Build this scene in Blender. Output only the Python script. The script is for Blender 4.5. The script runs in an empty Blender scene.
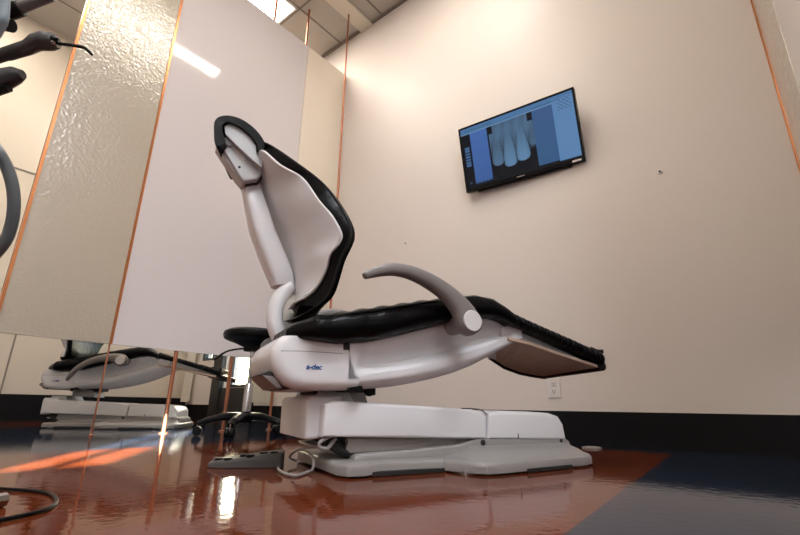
import bpy, bmesh, math, random
from mathutils import Vector, Matrix
random.seed(4)
SC = bpy.context.scene
COL = SC.collection
PI = math.pi
# ------------------------------------------------------------------ camera
F = 444.6; CX, CY = 400.0, 267.5; CAMZ = 0.18
up = Vector((422 - CX, -1150 - CY, F)).normalized()      # world up in (right, down, forward)
fw = Vector((0, 0, 1.0)); fh = (fw - up * fw.dot(up)).normalized()
rt = fh.cross(up)
if rt.x < 0: rt = -rt
AZ = math.radians(39.4)
Yc = fh * math.cos(AZ) + rt * math.sin(AZ)
Xc = -fh * math.sin(AZ) + rt * math.cos(AZ)
def ray(px, py):
    d = Vector((px - CX, py - CY, F)); return Vector((Xc.dot(d), Yc.dot(d), up.dot(d)))
CAM = Vector((0, 0, CAMZ))
def on(px, py, ax, val):
    d = ray(px, py); return CAM + d * ((val - CAM[ax]) / d[ax])
cam = bpy.data.cameras.new('camera'); camo = bpy.data.objects.new('camera', cam); COL.objects.link(camo)
cam.sensor_width = 36; cam.lens = F / 800 * 36; cam.clip_start = 0.02; cam.clip_end = 200
r_ = Vector((Xc.x, Yc.x, up.x)); d_ = Vector((Xc.y, Yc.y, up.y)); f_ = Vector((Xc.z, Yc.z, up.z))
m = Matrix((r_, -d_, -f_)).transposed().to_4x4(); m.translation = CAM
camo.matrix_world = m
SC.camera = camo
# chair frame: U along the chair towards the feet, W across it away from the camera
TA = math.atan2(.44, 1.005)
U = Vector((math.sin(TA), math.cos(TA), 0)); W = Vector((-math.cos(TA), math.sin(TA), 0))
U0, W0 = 0.88, 1.41
def P(px, py, w):
    d = ray(px, py); p = CAM + d * (w / d.dot(W)); return (p.dot(U), p.z)
def L(u, w, z): return (u - U0, w - W0, z)
# ------------------------------------------------------------------ materials
def mat(name, col, rough=.5, metal=0, spec=.5, coat=0, bump=None, emit=None, trans=0, noise=None):
    m = bpy.data.materials.new(name); m.use_nodes = True; nt = m.node_tree; b = nt.nodes['Principled BSDF']
    b.inputs['Base Color'].default_value = (*col, 1); b.inputs['Roughness'].default_value = rough
    b.inputs['Metallic'].default_value = metal; b.inputs['Specular IOR Level'].default_value = spec
    b.inputs['Coat Weight'].default_value = coat; b.inputs['Coat Roughness'].default_value = .05
    b.inputs['Transmission Weight'].default_value = trans
    tc = nt.nodes.new('ShaderNodeTexCoord')
    if noise:
        n = nt.nodes.new('ShaderNodeTexNoise'); n.inputs['Scale'].default_value = noise[0]; n.inputs['Detail'].default_value = 4
        mx = nt.nodes.new('ShaderNodeMix'); mx.data_type = 'RGBA'
        mx.inputs['A'].default_value = (*col, 1); mx.inputs['B'].default_value = (*noise[1], 1)
        nt.links.new(tc.outputs['Object'], n.inputs['Vector']); nt.links.new(n.outputs['Fac'], mx.inputs['Factor'])
        nt.links.new(mx.outputs['Result'], b.inputs['Base Color'])
    if bump:
        n = nt.nodes.new('ShaderNodeTexNoise'); n.inputs['Scale'].default_value = bump[0]; n.inputs['Detail'].default_value = bump[3] if len(bump) > 3 else 3
        bp = nt.nodes.new('ShaderNodeBump'); bp.inputs['Strength'].default_value = bump[1]; bp.inputs['Distance'].default_value = bump[2]
        nt.links.new(tc.outputs['Object'], n.inputs['Vector']); nt.links.new(n.outputs['Fac'], bp.inputs['Height'])
        nt.links.new(bp.outputs['Normal'], b.inputs['Normal'])
        if coat: nt.links.new(bp.outputs['Normal'], b.inputs['Coat Normal'])
    if emit:
        b.inputs['Emission Color'].default_value = (*emit[0], 1); b.inputs['Emission Strength'].default_value = emit[1]
    return m
M = {}
M['wall'] = mat('wall_paint', (.75, .68, .635), .5, bump=(2.2, .35, .02, 5), noise=(1.3, (.71, .645, .60)))
M['wall2'] = mat('far_wall_laminate', (.62, .55, .46), .35)
M['base'] = mat('black_baseboard', (.006, .006, .007), .6, spec=.15)
M['orange'] = mat('orange_epoxy', (.135, .027, .008), .06, spec=.13, bump=(38, .16, .002, 2), noise=(7, (.078, .018, .007)))
M['blue'] = mat('navy_epoxy', (.008, .013, .027), .06, spec=.10, bump=(38, .16, .002, 2), noise=(6, (.014, .021, .038)))
M['tile'] = mat('ceiling_tile', (.52, .48, .43), .9, bump=(60, .3, .004))
M['beam'] = mat('ceiling_beam_paint', (.72, .66, .56), .6)
M['tbar'] = mat('ceiling_grid', (.22, .19, .16), .6)
M['copper'] = mat('copper', (.66, .28, .12), .28, metal=.85, noise=(14, (.52, .19, .07)))
M['panel'] = mat('white_gloss_panel', (.62, .575, .58), .07, spec=.45)
M['pole'] = mat('aged_copper', (.42, .17, .10), .3, metal=.85)
M['clearpanel'] = mat('cream_panel', (.76, .68, .57), .25, bump=(30, .1, .003))
M['cwhite'] = mat('chair_white_plastic', (.72, .715, .73), .26, spec=.5)
M['cgrey'] = mat('chair_grey_plastic', (.28, .265, .255), .35)
M['cgrey2'] = mat('armrest_grey_plastic', (.20, .178, .17), .38)
M['capw'] = mat('cap_white', (.68, .66, .65), .3)
M['lgrey'] = mat('bracket_grey', (.50, .50, .50), .35)
M['plate'] = mat('headrest_plate_grey', (.45, .45, .45), .45)
M['vinyl'] = mat('black_vinyl', (.0035, .0035, .004), .28, spec=.13, bump=(22, .35, .010, 3))
M['vpipe'] = mat('vinyl_piping', (.009, .009, .009), .4, spec=.3)
M['brown'] = mat('legrest_brown', (.44, .30, .22), .25, noise=(12, (.56, .42, .33)))
M['metal'] = mat('brushed_metal', (.55, .52, .47), .35, metal=.7)
M['chrome'] = mat('chrome', (.42, .42, .43), .15, metal=1)
M['dark'] = mat('dark_parts_and_gap_shade', (.012, .012, .012), .6)
M['black'] = mat('black_plastic', (.004, .004, .0045), .35, spec=.18)
M['ctrl'] = mat('foot_control_grey', (.06, .056, .055), .55, spec=.3)
M['cord'] = mat('grey_cord', (.28, .26, .25), .4)
M['hose'] = mat('grey_hose', (.115, .125, .13), .35)
M['hose2'] = mat('pale_blue_hose', (.38, .46, .50), .3)
M['dgrey'] = mat('handpiece_dark', (.055, .053, .052), .35)
M['blueink'] = mat('blue_logo', (.02, .10, .30), .4)
M['outlet'] = mat('outlet_white', (.74, .70, .68), .3)
M['lamp'] = mat('troffer_diffuser', (.9, .9, .85), .4, emit=((1, .93, .82), 9))
M['frame'] = mat('troffer_frame', (.75, .72, .66), .4)
M['wframe'] = mat('window_frame_black', (.02, .02, .02), .4)
M['strip'] = mat('blind_slat', (.62, .58, .50), .5)
M['bark'] = mat('bark', (.10, .07, .05), .8)
M['leaf'] = mat('leaf', (.10, .16, .05), .6)
M['ground'] = mat('outside_paving', (.55, .53, .50), .9)
def hammered():
    m = mat('hammered_acrylic', (.54, .48, .395), .22, spec=.9, trans=.25, coat=.6)
    nt = m.node_tree; b = nt.nodes['Principled BSDF']; tc = nt.nodes.new('ShaderNodeTexCoord')
    v = nt.nodes.new('ShaderNodeTexVoronoi'); v.feature = 'SMOOTH_F1'; v.inputs['Scale'].default_value = 60; v.inputs['Smoothness'].default_value = .6
    n = nt.nodes.new('ShaderNodeTexNoise'); n.inputs['Scale'].default_value = 9; n.inputs['Detail'].default_value = 2
    add = nt.nodes.new('ShaderNodeMix'); add.data_type = 'VECTOR'; add.inputs['Factor'].default_value = .06
    bp = nt.nodes.new('ShaderNodeBump'); bp.inputs['Strength'].default_value = .42; bp.inputs['Distance'].default_value = .004; b.inputs['Coat Roughness'].default_value = .16; nt.links.new(bp.outputs['Normal'], b.inputs['Coat Normal'])
    nt.links.new(tc.outputs['Object'], n.inputs['Vector']); nt.links.new(tc.outputs['Object'], add.inputs['A']); nt.links.new(n.outputs['Color'], add.inputs['B'])
    nt.links.new(add.outputs['Result'], v.inputs['Vector']); nt.links.new(v.outputs['Distance'], bp.inputs['Height']); nt.links.new(bp.outputs['Normal'], b.inputs['Normal'])
    return m
M['hammer'] = hammered()
def glassmat():
    m = bpy.data.materials.new('window_glass'); m.use_nodes = True; nt = m.node_tree; nt.nodes.clear()
    o = nt.nodes.new('ShaderNodeOutputMaterial'); t = nt.nodes.new('ShaderNodeBsdfTransparent'); g = nt.nodes.new('ShaderNodeBsdfGlossy'); x = nt.nodes.new('ShaderNodeMixShader')
    g.inputs['Roughness'].default_value = .02; x.inputs['Fac'].default_value = .06; t.inputs['Color'].default_value = (.93, .97, .95, 1)
    nt.links.new(t.outputs[0], x.inputs[1]); nt.links.new(g.outputs[0], x.inputs[2]); nt.links.new(x.outputs[0], o.inputs[0]); return m
M['glass'] = glassmat()
# ------------------------------------------------------------------ helpers
def tag(o, label, cat, group=None, kind=None):
    if label: o['label'] = label
    if cat: o['category'] = cat
    if group: o['group'] = group
    if kind: o['kind'] = kind
    return o
def empty(name, loc, rz=0):
    o = bpy.data.objects.new(name, None); COL.objects.link(o); o.location = loc; o.rotation_euler = (0, 0, rz); o.empty_display_size = .05; return o
def link(name, bm, m, parent=None, smooth=True, sub=0, bev=0, angle=35):
    bmesh.ops.recalc_face_normals(bm, faces=bm.faces)
    me = bpy.data.meshes.new(name); bm.to_mesh(me); bm.free()
    for x in (m if isinstance(m, (list, tuple)) else [m]): me.materials.append(M[x] if isinstance(x, str) else x)
    o = bpy.data.objects.new(name, me); COL.objects.link(o); o.parent = parent
    if bev:
        md = o.modifiers.new('b', 'BEVEL'); md.width = bev; md.segments = 3; md.limit_method = 'ANGLE'; md.angle_limit = math.radians(30)
    if sub:
        md = o.modifiers.new('s', 'SUBSURF'); md.levels = sub; md.render_levels = sub
    if smooth:
        for p in me.polygons: p.use_smooth = True
        if not sub:
            try: me.set_sharp_from_angle(angle=math.radians(angle))
            except Exception: pass
    return o
def box(bm, x0, x1, y0, y1, z0, z1, mi=0):
    v = [bm.verts.new(c) for c in [(x0, y0, z0), (x1, y0, z0), (x1, y1, z0), (x0, y1, z0), (x0, y0, z1), (x1, y0, z1), (x1, y1, z1), (x0, y1, z1)]]
    for f in [(0, 3, 2, 1), (4, 5, 6, 7), (0, 1, 5, 4), (1, 2, 6, 5), (2, 3, 7, 6), (3, 0, 4, 7)]:
        bm.faces.new([v[i] for i in f]).material_index = mi
def B(*a):
    bm = bmesh.new(); box(bm, *a); return bm
def loft(rings, cap=True, bm=None, closed=True):
    bm = bm or bmesh.new(); R = [[bm.verts.new(p) for p in r] for r in rings]; n = len(R[0])
    for a, b in zip(R[:-1], R[1:]):
        for i in range(n if closed else n - 1): bm.faces.new((a[i], a[(i + 1) % n], b[(i + 1) % n], b[i]))
    if cap:
        bm.faces.new(R[0][::-1]); bm.faces.new(R[-1])
    return bm
def tube(path, rad, n=12, bm=None, flat=None):
    """round (or flattened) tube along a path; rad one number or one per point; flat = (axis, factor)"""
    path = [Vector(p) for p in path]; rads = rad if isinstance(rad, (list, tuple)) else [rad] * len(path); rings = []; prev = None
    for i, p in enumerate(path):
        t = (path[min(i + 1, len(path) - 1)] - path[max(i - 1, 0)]).normalized()
        if flat: a = Vector(flat[0]); a = (a - t * a.dot(t)).normalized()
        else:
            a = prev if prev is not None else (Vector((0, 0, 1)) if abs(t.z) < .9 else Vector((1, 0, 0)))
            a = (a - t * a.dot(t)).normalized()
        prev = a; b = t.cross(a)
        k = flat[1] if flat else 1
        rings.append([p + a * (rads[i] * k * math.cos(q)) + b * (rads[i] * math.sin(q)) for q in [2 * PI * j / n for j in range(n)]])
    return loft(rings, bm=bm)
def smooth_path(pts, k=6, closed=False):
    pts = [Vector(p) for p in pts]; out = []
    n = len(pts)
    for i in range(n - 1):
        p0 = pts[max(i - 1, 0)]; p1 = pts[i]; p2 = pts[i + 1]; p3 = pts[min(i + 2, n - 1)]
        for j in range(k):
            t = j / k
            out.append(.5 * ((2 * p1) + (p2 - p0) * t + (2 * p0 - 5 * p1 + 4 * p2 - p3) * t * t + (3 * p1 - p0 - 3 * p2 + p3) * t ** 3))
    out.append(pts[-1]); return out
def lathe(prof, n=24, c=(0, 0, 0), bm=None):
    bm = bm or bmesh.new(); rings = [[(c[0] + r * math.cos(2 * PI * i / n), c[1] + r * math.sin(2 * PI * i / n), c[2] + z) for i in range(n)] for r, z in prof]
    return loft(rings, bm=bm)
def interp(tab, x):
    if x <= tab[0][0]: return list(tab[0][1:])
    for a, b in zip(tab[:-1], tab[1:]):
        if x <= b[0]:
            t = (x - a[0]) / (b[0] - a[0]); return [p + (q - p) * t for p, q in zip(a[1:], b[1:])]
    return list(tab[-1][1:])
def prism_uz(prof, w0, w1, rnd=0, nr=4, bm=None, rnd2=None, anchor=None):
    """side profile [(u,z)] extruded across the chair; rim rounded by rnd"""
    cu = sum(p[0] for p in prof) / len(prof); cz = sum(p[1] for p in prof) / len(prof)
    # inward offsets by vertex normals
    n = len(prof); area = sum(prof[i][0] * prof[(i + 1) % n][1] - prof[(i + 1) % n][0] * prof[i][1] for i in range(n)); sg = 1 if area > 0 else -1
    nor = []
    for i in range(n):
        a = Vector(prof[i - 1]); b = Vector(prof[i]); c = Vector(prof[(i + 1) % n])
        e = ((b - a).normalized() + (c - b).normalized())
        e = e.normalized() if e.length > 1e-6 else Vector((1, 0)); nor.append(Vector((-e.y, e.x)) * sg)
    if anchor:
        du = max(abs(p[0] - anchor[0]) for p in prof); dz = max(abs(p[1] - anchor[1]) for p in prof)
        def ring(w, off): return [L(anchor[0] + (p[0] - anchor[0]) * (1 - off / du), w, anchor[1] + (p[1] - anchor[1]) * (1 - off / dz)) for p in prof]
    else:
      def ring(w, off): return [L(prof[i][0] + nor[i].x * off, w, prof[i][1] + nor[i].y * off) for i in range(n)]
    rings = []
    r2 = rnd if rnd2 is None else rnd2
    if rnd:
        for k in range(nr + 1):
            a = PI / 2 * k / nr; rings.append(ring(w0 + rnd * (1 - math.sin(a)), rnd * (1 - math.cos(a))))
        rings = [ring(w0 + rnd * (1 - math.cos(PI / 2 * k / nr)), rnd * (1 - math.sin(PI / 2 * k / nr))) for k in range(nr + 1)]
        rings += [ring(w1 - r2 * (1 - math.cos(PI / 2 * k / nr)), r2 * (1 - math.sin(PI / 2 * k / nr))) for k in range(nr, -1, -1)]
    else: rings = [ring(w0, 0), ring(w1, 0)]
    return loft(rings, bm=bm)
def pp(pts, w): return [P(x, y, w) for x, y in pts]
def copy_tree(o, parent=None):
    c = o.copy(); COL.objects.link(c); c.parent = parent
    for ch in list(o.children): copy_tree(ch, c)
    return c
# ------------------------------------------------------------------ the room
YW = 2.654; XP = -2.983; XF = -5.41; ZC = 4.04; XR = 2.6; YB = -3.2; XR2 = .285
def struct(name, bm, m, **k):
    o = link(name, bm, m, smooth=False, **k); o['kind'] = 'structure'; return o
# floor: zones of coloured epoxy
bm = bmesh.new()
def quad(pts, mi, z=0):
    bm.faces.new([bm.verts.new((x, y, z)) for x, y in pts]).material_index = mi
XB = -2.13; xr_back = -.403; xr_front = -.06
quad([(XB, YB), (xr_front + .05, YB), (xr_back, 2.40), (XB, 2.40)], 0)
quad([(-4.25, YB), (XB, YB), (XB, 2.40), (-4.25, 2.40)], 1)
quad([(-4.25, 2.40), (XR, 2.40), (XR, YW), (-4.25, YW)], 1)
quad([(xr_back, 2.40), (xr_front + .05, YB), (XR, YB), (XR, 2.40)], 1)
quad([(XF, YB), (-4.25, YB), (-4.25, YW), (XF, YW)], 0)
bmesh.ops.remove_doubles(bm, verts=bm.verts, dist=1e-5)
fl = struct('floor', bm, ['orange', 'blue'])
# main wall with two windows in the neighbouring bay
T = .14
wins = [(-4.62, -4.03, .35, 2.5), (-5.22, -4.78, .66, 2.5)]
bm = bmesh.new()
xs = [XF, -5.22, -4.78, -4.62, -4.03, XR]
for x0, x1 in zip(xs[:-1], xs[1:]):
    hole = [w for w in wins if abs(w[0] - x0) < 1e-6]
    if hole: box(bm, x0, x1, YW, YW + T, 0, hole[0][2]); box(bm, x0, x1, YW, YW + T, hole[0][3], ZC + .1)
    else: box(bm, x0, x1, YW, YW + T, 0, ZC + .1)
struct('wall_main', bm, 'wall')
struct('wall_far_left', B(XF - T, XF, YB - T, YW + T, 0, ZC + .1), 'wall2')
wy0, wy1, wz0, wz1 = -2.85, -2.47, 1.50, 2.12  # unseen opening added so the sun throws its patch on the floor
bm = bmesh.new(); box(bm, XR, XR + T, wy1, YW + T, 0, ZC + .1); box(bm, XR, XR + T, YB, wy0, 0, ZC + .1); box(bm, XR, XR + T, wy0, wy1, 0, wz0); box(bm, XR, XR + T, wy0, wy1, wz1, ZC + .1)
struct('wall_right', bm, 'wall')
bm = bmesh.new()
for yy in (wy0, (wy0 + wy1) / 2 - .01, wy1 - .02): box(bm, XR + .04, XR + .08, yy, yy + .02, wz0, wz1)  # added bars; the middle one casts the dark line through the sun patch
w = struct('window_3', bm, 'wframe'); link('pane', B(XR + .055, XR + .06, wy0, wy1, wz0, wz1), 'glass', w, smooth=False)
def portal(loc, rot, sx, sy):
    l = bpy.data.lights.new('sky_portal', 'AREA'); l.shape = 'RECTANGLE'; l.size = sx; l.size_y = sy; l.cycles.is_portal = True
    o = bpy.data.objects.new('sky_portal', l); COL.objects.link(o); o.location = loc; o.rotation_euler = rot
portal((-4.28, YW + T, 1.42), (-PI / 2, 0, 0), .5, 2.2)
portal((-5.0, YW + T, 1.55), (-PI / 2, 0, 0), .44, 1.9)
# wall behind the photographer with wide shop windows
bm = bmesh.new(); box(bm, XF, XR + T, YB - T, YB, 0, ZC + .1)
struct('wall_rear', bm, 'wall')
struct('ceiling', B(XF - T, XR + T, YB - T, YW + T, ZC, ZC + .1), 'tile')
# ceiling grid bars
bm = bmesh.new()
x = -3.068 - .61 * 3
while x < XR: box(bm, x - .009, x + .009, YB, YW, ZC - .004, ZC + .002); x += .61
y = 2.06 - .61 * 8
while y < YW: box(bm, XF, XR, y - .009, y + .009, ZC - .004, ZC + .002); y += .61
struct('trim_1', bm, 'tbar')
bm = B(XF, XR, YW - .03, YW - .001, ZC - .02, ZC - .004); struct('trim_2', bm, 'tbar')
struct('trim_3', B(-2.765, -2.60, YB, YW - .002, ZC - .035, ZC - .0045), 'beam')
bm = bmesh.new(); bh = .172
for x0, x1 in ((-4.78, -4.62), (-4.03, XR)): box(bm, x0, x1, YW - .012, YW, 0, bh)
box(bm, XF, -4.78, YW - .012, YW, 0, bh)
struct('baseboard_main', bm, 'base')
struct('baseboard_far_left', B(XF, XF + .012, YB, YW - .012, 0, .24), 'base')
struct('baseboard_right', B(XR - .012, XR, YB, YW - .012, 0, bh), 'base')
bm = B(-4.62, -4.03, YW - .03, YW, .0, .345); struct('trim_4', bm, 'wframe')
struct('trim_5', B(-4.80, -4.63, YW - .05, YW - .013, 0, 2.6), 'wframe')
bm = bmesh.new()
for yy in (.95, 1.55, -.4): box(bm, XF, XF + .008, yy - .006, yy + .006, .24, ZC - .01)
box(bm, XF, XF + .008, YB, YW, 2.36, 2.375)
struct('trim_6', bm, 'tbar')
for i, (x0, x1, z0, z1) in enumerate(wins):
    bm = bmesh.new(); t = .03; y0, y1 = YW + .03, YW + .08
    for a in ((x0, x0 + t, z0, z1), (x1 - t, x1, z0, z1), (x0 + t, x1 - t, z0, z0 + t), (x0 + t, x1 - t, z1 - t, z1), (x0 + t, x1 - t, 1.2, 1.2 + t)):
        box(bm, a[0], a[1], y0, y1, a[2], a[3])
    if i == 1: box(bm, (x0 + x1) / 2 - .012, (x0 + x1) / 2 + .012, y0, y1, z0 + t, z1 - t)
    w = struct('window_%d' % (i + 1), bm, 'wframe')
    link('pane', B(x0 + t, x1 - t, y0 + .02, y0 + .025, z0 + t, z1 - t), 'glass', w, smooth=False)
# vertical blinds stacked at the sides of the corner window
def blinds(x0, x1, n, label):
    r = empty('vertical_blind', ((x0 + x1) / 2, YW - .07, .2)); tag(r, label, 'blind')
    link('head_rail', B((x0 - x1) / 2, (x1 - x0) / 2, -.02, .02, 2.35, 2.39), 'strip', r, smooth=False)
    for i in range(n):
        x = (x0 - x1) / 2 + (x1 - x0) * (i + .5) / n
        bm = bmesh.new(); a = .7
        c, s = math.cos(a) * .028, math.sin(a) * .028
        pts = [(x - c, -s), (x, .003), (x + c, s), (x + c, s + .002), (x, .006), (x - c, -s + .002)]
        loft([[(p, q, 0) for p, q in pts], [(p, q, 2.35) for p, q in pts]], bm=bm)
        link('slat', bm, 'strip', r, smooth=False)
blinds(-5.37, -5.235, 3, 'pale vertical blind slats in the corner behind the second dental chair')
blinds(-4.02, -3.66, 5, 'pale vertical blind slats bunched right of the bright window behind the stool')
# outside: paving and trees seen through the windows
struct('ground', B(-14, 4, YW + T, 14, -.08, -.02), 'ground')
def tree(x, y, h, label):
    r = empty('tree', (x, y, -.02)); tag(r, label, 'tree', None)
    link('trunk', tube(smooth_path([(0, 0, 0), (.04, .02, h * .4), (-.03, 0, h * .8), (0, 0, h)], 4), [.09] * 6 + [.05] * 7, 10), 'bark', r)
    bm = bmesh.new()
    for i in range(260):
        a = random.random() * 2 * PI; b = random.random() * PI; rr = h * .35 * (random.random() ** .4)
        c = Vector((math.cos(a) * math.sin(b) * rr, math.sin(a) * math.sin(b) * rr, h * .85 + math.cos(b) * rr))
        d1 = Vector([random.uniform(-1, 1) for _ in range(3)]).normalized() * .09; d2 = d1.orthogonal().normalized() * .04
        v = [bm.verts.new(c + d) for d in (-d1, d2, d1, -d2)]; bm.faces.new(v)
    link('foliage', bm, 'leaf', r, smooth=False)
#tree(-7.4, 4.95, 1.5, 'small tree outside, seen faintly through the bright window behind the stool')

# ------------------------------------------------------------------ partitions hung on copper poles
PB, PT = .507, 3.57
PTK = .012
def hpanel(name, label, x, y0, y1, m, trimy, cat='panel', group=None):
    r = empty(name, (x, (y0 + y1) / 2, PB)); tag(r, label, cat, group)
    h = (y1 - y0) / 2
    link('sheet', B(-PTK / 2, PTK / 2, -h, h, 0, PT - PB), m, r, smooth=False, bev=.002)
    for yy in trimy:
        link('edge_trim', B(-.012, .013, yy - (y0 + y1) / 2 - .007, yy - (y0 + y1) / 2 + .007, 0, PT - PB), 'copper', r, smooth=False)
hpanel('hammered_panel', 'tall hammered translucent acrylic partition panel between two copper strips at the left', XP, .437, .952, 'hammer', (.43,))
hpanel('white_panel', 'wide glossy white partition panel hung behind the dental chair', XP, .966, 2.144, 'panel', (.959,))
hpanel('cream_panel', 'narrow cream partition panel between the white panel and the main wall', XP, 2.150, 2.640, 'clearpanel', (2.646,))
def pole(x, y, r, label):
    bm = lathe([(r, 0), (r, ZC - .001)], 14); 
    lathe([(r * 2.2, 0), (r * 2.2, .006), (r * 1.1, .010)], 14, bm=bm)
    o = link('copper_pole', bm, 'pole'); o.location = (x, y, 0); tag(o, label, 'pole', 'copper partition poles')
pole(XP - .02, .43, .008, 'copper pole at the left edge of the hammered panel')
pole(XP - .02, .965, .005, 'thin copper pole between the hammered and white panels, before the second dental chair')
pole(XP - .022, 1.36, .0125, 'copper pole under the white panel, crossing the second chair near its leg rest')
pole(XP - .022, 1.76, .0125, 'copper pole left of the stool, rising in front of the ceiling light')
pole(XP - .022, 2.135, .010, 'copper pole at the top right corner of the white panel')
fp = on(349, 12, 2, ZC)
pole(fp.x, fp.y, .008, 'copper pole just in front of the cream panel, close to the main wall')
# right-hand partition
x0 = XR2 
hpanel('hammered_panel', 'hammered acrylic panel with a copper strip against the main wall at the right edge', x0, 2.09, 2.640, 'hammer', (2.646,))
hpanel('white_panel', 'white glossy panel at the top right corner of the picture', x0, .9, 2.08, 'panel', ())
for yy, lb in ((2.62, 'copper pole at the main wall beside the right partition'), (.93, 'copper pole at the near end of the right partition')):
    pole(x0 + .025, yy, .009, lb)

# ------------------------------------------------------------------ lamps
def troffer(x0, x1, y0, y1, label, power, z=ZC - .005, col=(1, .90, .76), grp='ceiling light fixtures'):
    r = empty('ceiling_light', ((x0 + x1) / 2, (y0 + y1) / 2, z)); tag(r, label, 'light', grp)
    a, b = (x1 - x0) / 2, (y1 - y0) / 2; t = .015
    bm = bmesh.new()
    box(bm, -a, a, -b, -b + t, -.03, 0); box(bm, -a, a, b - t, b, -.03, 0); box(bm, -a, -a + t, -b + t, b - t, -.03, 0); box(bm, a - t, a, -b + t, b - t, -.03, 0)
    link('frame', bm, 'frame', r, smooth=False)
    link('diffuser', B(-a + t, a - t, -b + t, b - t, -.018, -.010), 'lamp', r, smooth=False)
    l = bpy.data.lights.new('lamp', 'AREA'); l.shape = 'RECTANGLE'; l.size = x1 - x0 - .03; l.size_y = y1 - y0 - .03; l.energy = power; l.color = col
    lo = bpy.data.objects.new('lamp', l); COL.objects.link(lo); lo.parent = r; lo.location = (0, 0, -.04)
troffer(-1.47, -1.30, .2, 2.02, 'long ceiling light over the dental chair, mirrored in the white panel', 31)
troffer(-3.61, -3.07, .84, 2.03, 'bright ceiling light beyond the white panel at the top', 34)
troffer(.9, 1.5, -1.0, .8, 'added unseen cool ceiling fill light right of the photographer', 75, col=(.80, .88, 1))  # unseen lamp added as cool fill for the chair's near side
troffer(1.7, 2.3, -2.4, -1.2, 'added unseen cool ceiling fill light in the right rear corner of the room', 55, col=(.78, .87, 1))  # second unseen lamp, added for more cool fill from the right
troffer(-1.6, -.4, -1.9, -1.3, 'added unseen ceiling fill light behind the photographer', 14)  # weak unseen lamp added to fill the room from behind
troffer(-4.9, -4.3, -.9, .3, 'ceiling light at the far left over the neighbouring bay', 16)
sun = bpy.data.lights.new('sun', 'SUN'); sun.energy = 200.0; sun.angle = .009; sun.color = (1, .93, .85)
so = bpy.data.objects.new('sun', sun); COL.objects.link(so)
sd = Vector((.81, -.585, math.tan(math.radians(16)))).normalized()
so.rotation_euler = sd.to_track_quat('Z', 'Y').to_euler(); so.location = (-8, 6, 4)
w = bpy.data.worlds.new('world'); SC.world = w; w.use_nodes = True; nt = w.node_tree
bg = nt.nodes['Background']; sky = nt.nodes.new('ShaderNodeTexSky'); sky.sky_type = 'NISHITA'; sky.sun_disc = False; sky.sun_elevation = math.radians(25); sky.sun_rotation = math.radians(-55)
sky.dust_density = 3
nt.links.new(sky.outputs[0], bg.inputs[0]); bg.inputs[1].default_value = .8

# ------------------------------------------------------------------ television
tv = empty('television', (-1.078, 2.55, 1.916)); tv.rotation_euler = (.238, .015, .048); tv.rotation_mode = 'XYZ'
tag(tv, 'black flat television tilted down on the main wall showing a blue dental x-ray', 'television')
TWd, TH = .834, .485
bm = B(-TWd / 2, TWd / 2, 0, .035, -TH / 2, TH / 2); link('casing', bm, 'black', tv, smooth=False, bev=.004)
bm = bmesh.new(); b_ = .013; bb = .024
box(bm, -TWd / 2, TWd / 2, -.006, 0, TH / 2 - b_, TH / 2); box(bm, -TWd / 2, TWd / 2, -.006, 0, -TH / 2, -TH / 2 + bb)
box(bm, -TWd / 2, -TWd / 2 + b_, -.006, 0, -TH / 2 + bb, TH / 2 - b_); box(bm, TWd / 2 - b_, TWd / 2, -.006, 0, -TH / 2 + bb, TH / 2 - b_)
link('bezel', bm, 'black', tv, smooth=False)
link('energy_sticker', B(TWd / 2 - .075, TWd / 2 - .02, -.0068, -.0058, -TH / 2 + .005, -TH / 2 + .017), 'outlet', tv, smooth=False)
link('brand_mark', B(-.028, .028, -.0066, -.0058, -TH / 2 + .009, -TH / 2 + .014), 'metal', tv, smooth=False)
link('bottom_lip', B(-.33, .33, .004, .03, -TH / 2 - .012, -TH / 2 + .001), 'black', tv, smooth=False, bev=.004)
link('wall_bracket', B(-.12, .12, .035, .085, -.07, .07), 'black', tv, smooth=False)
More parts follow.
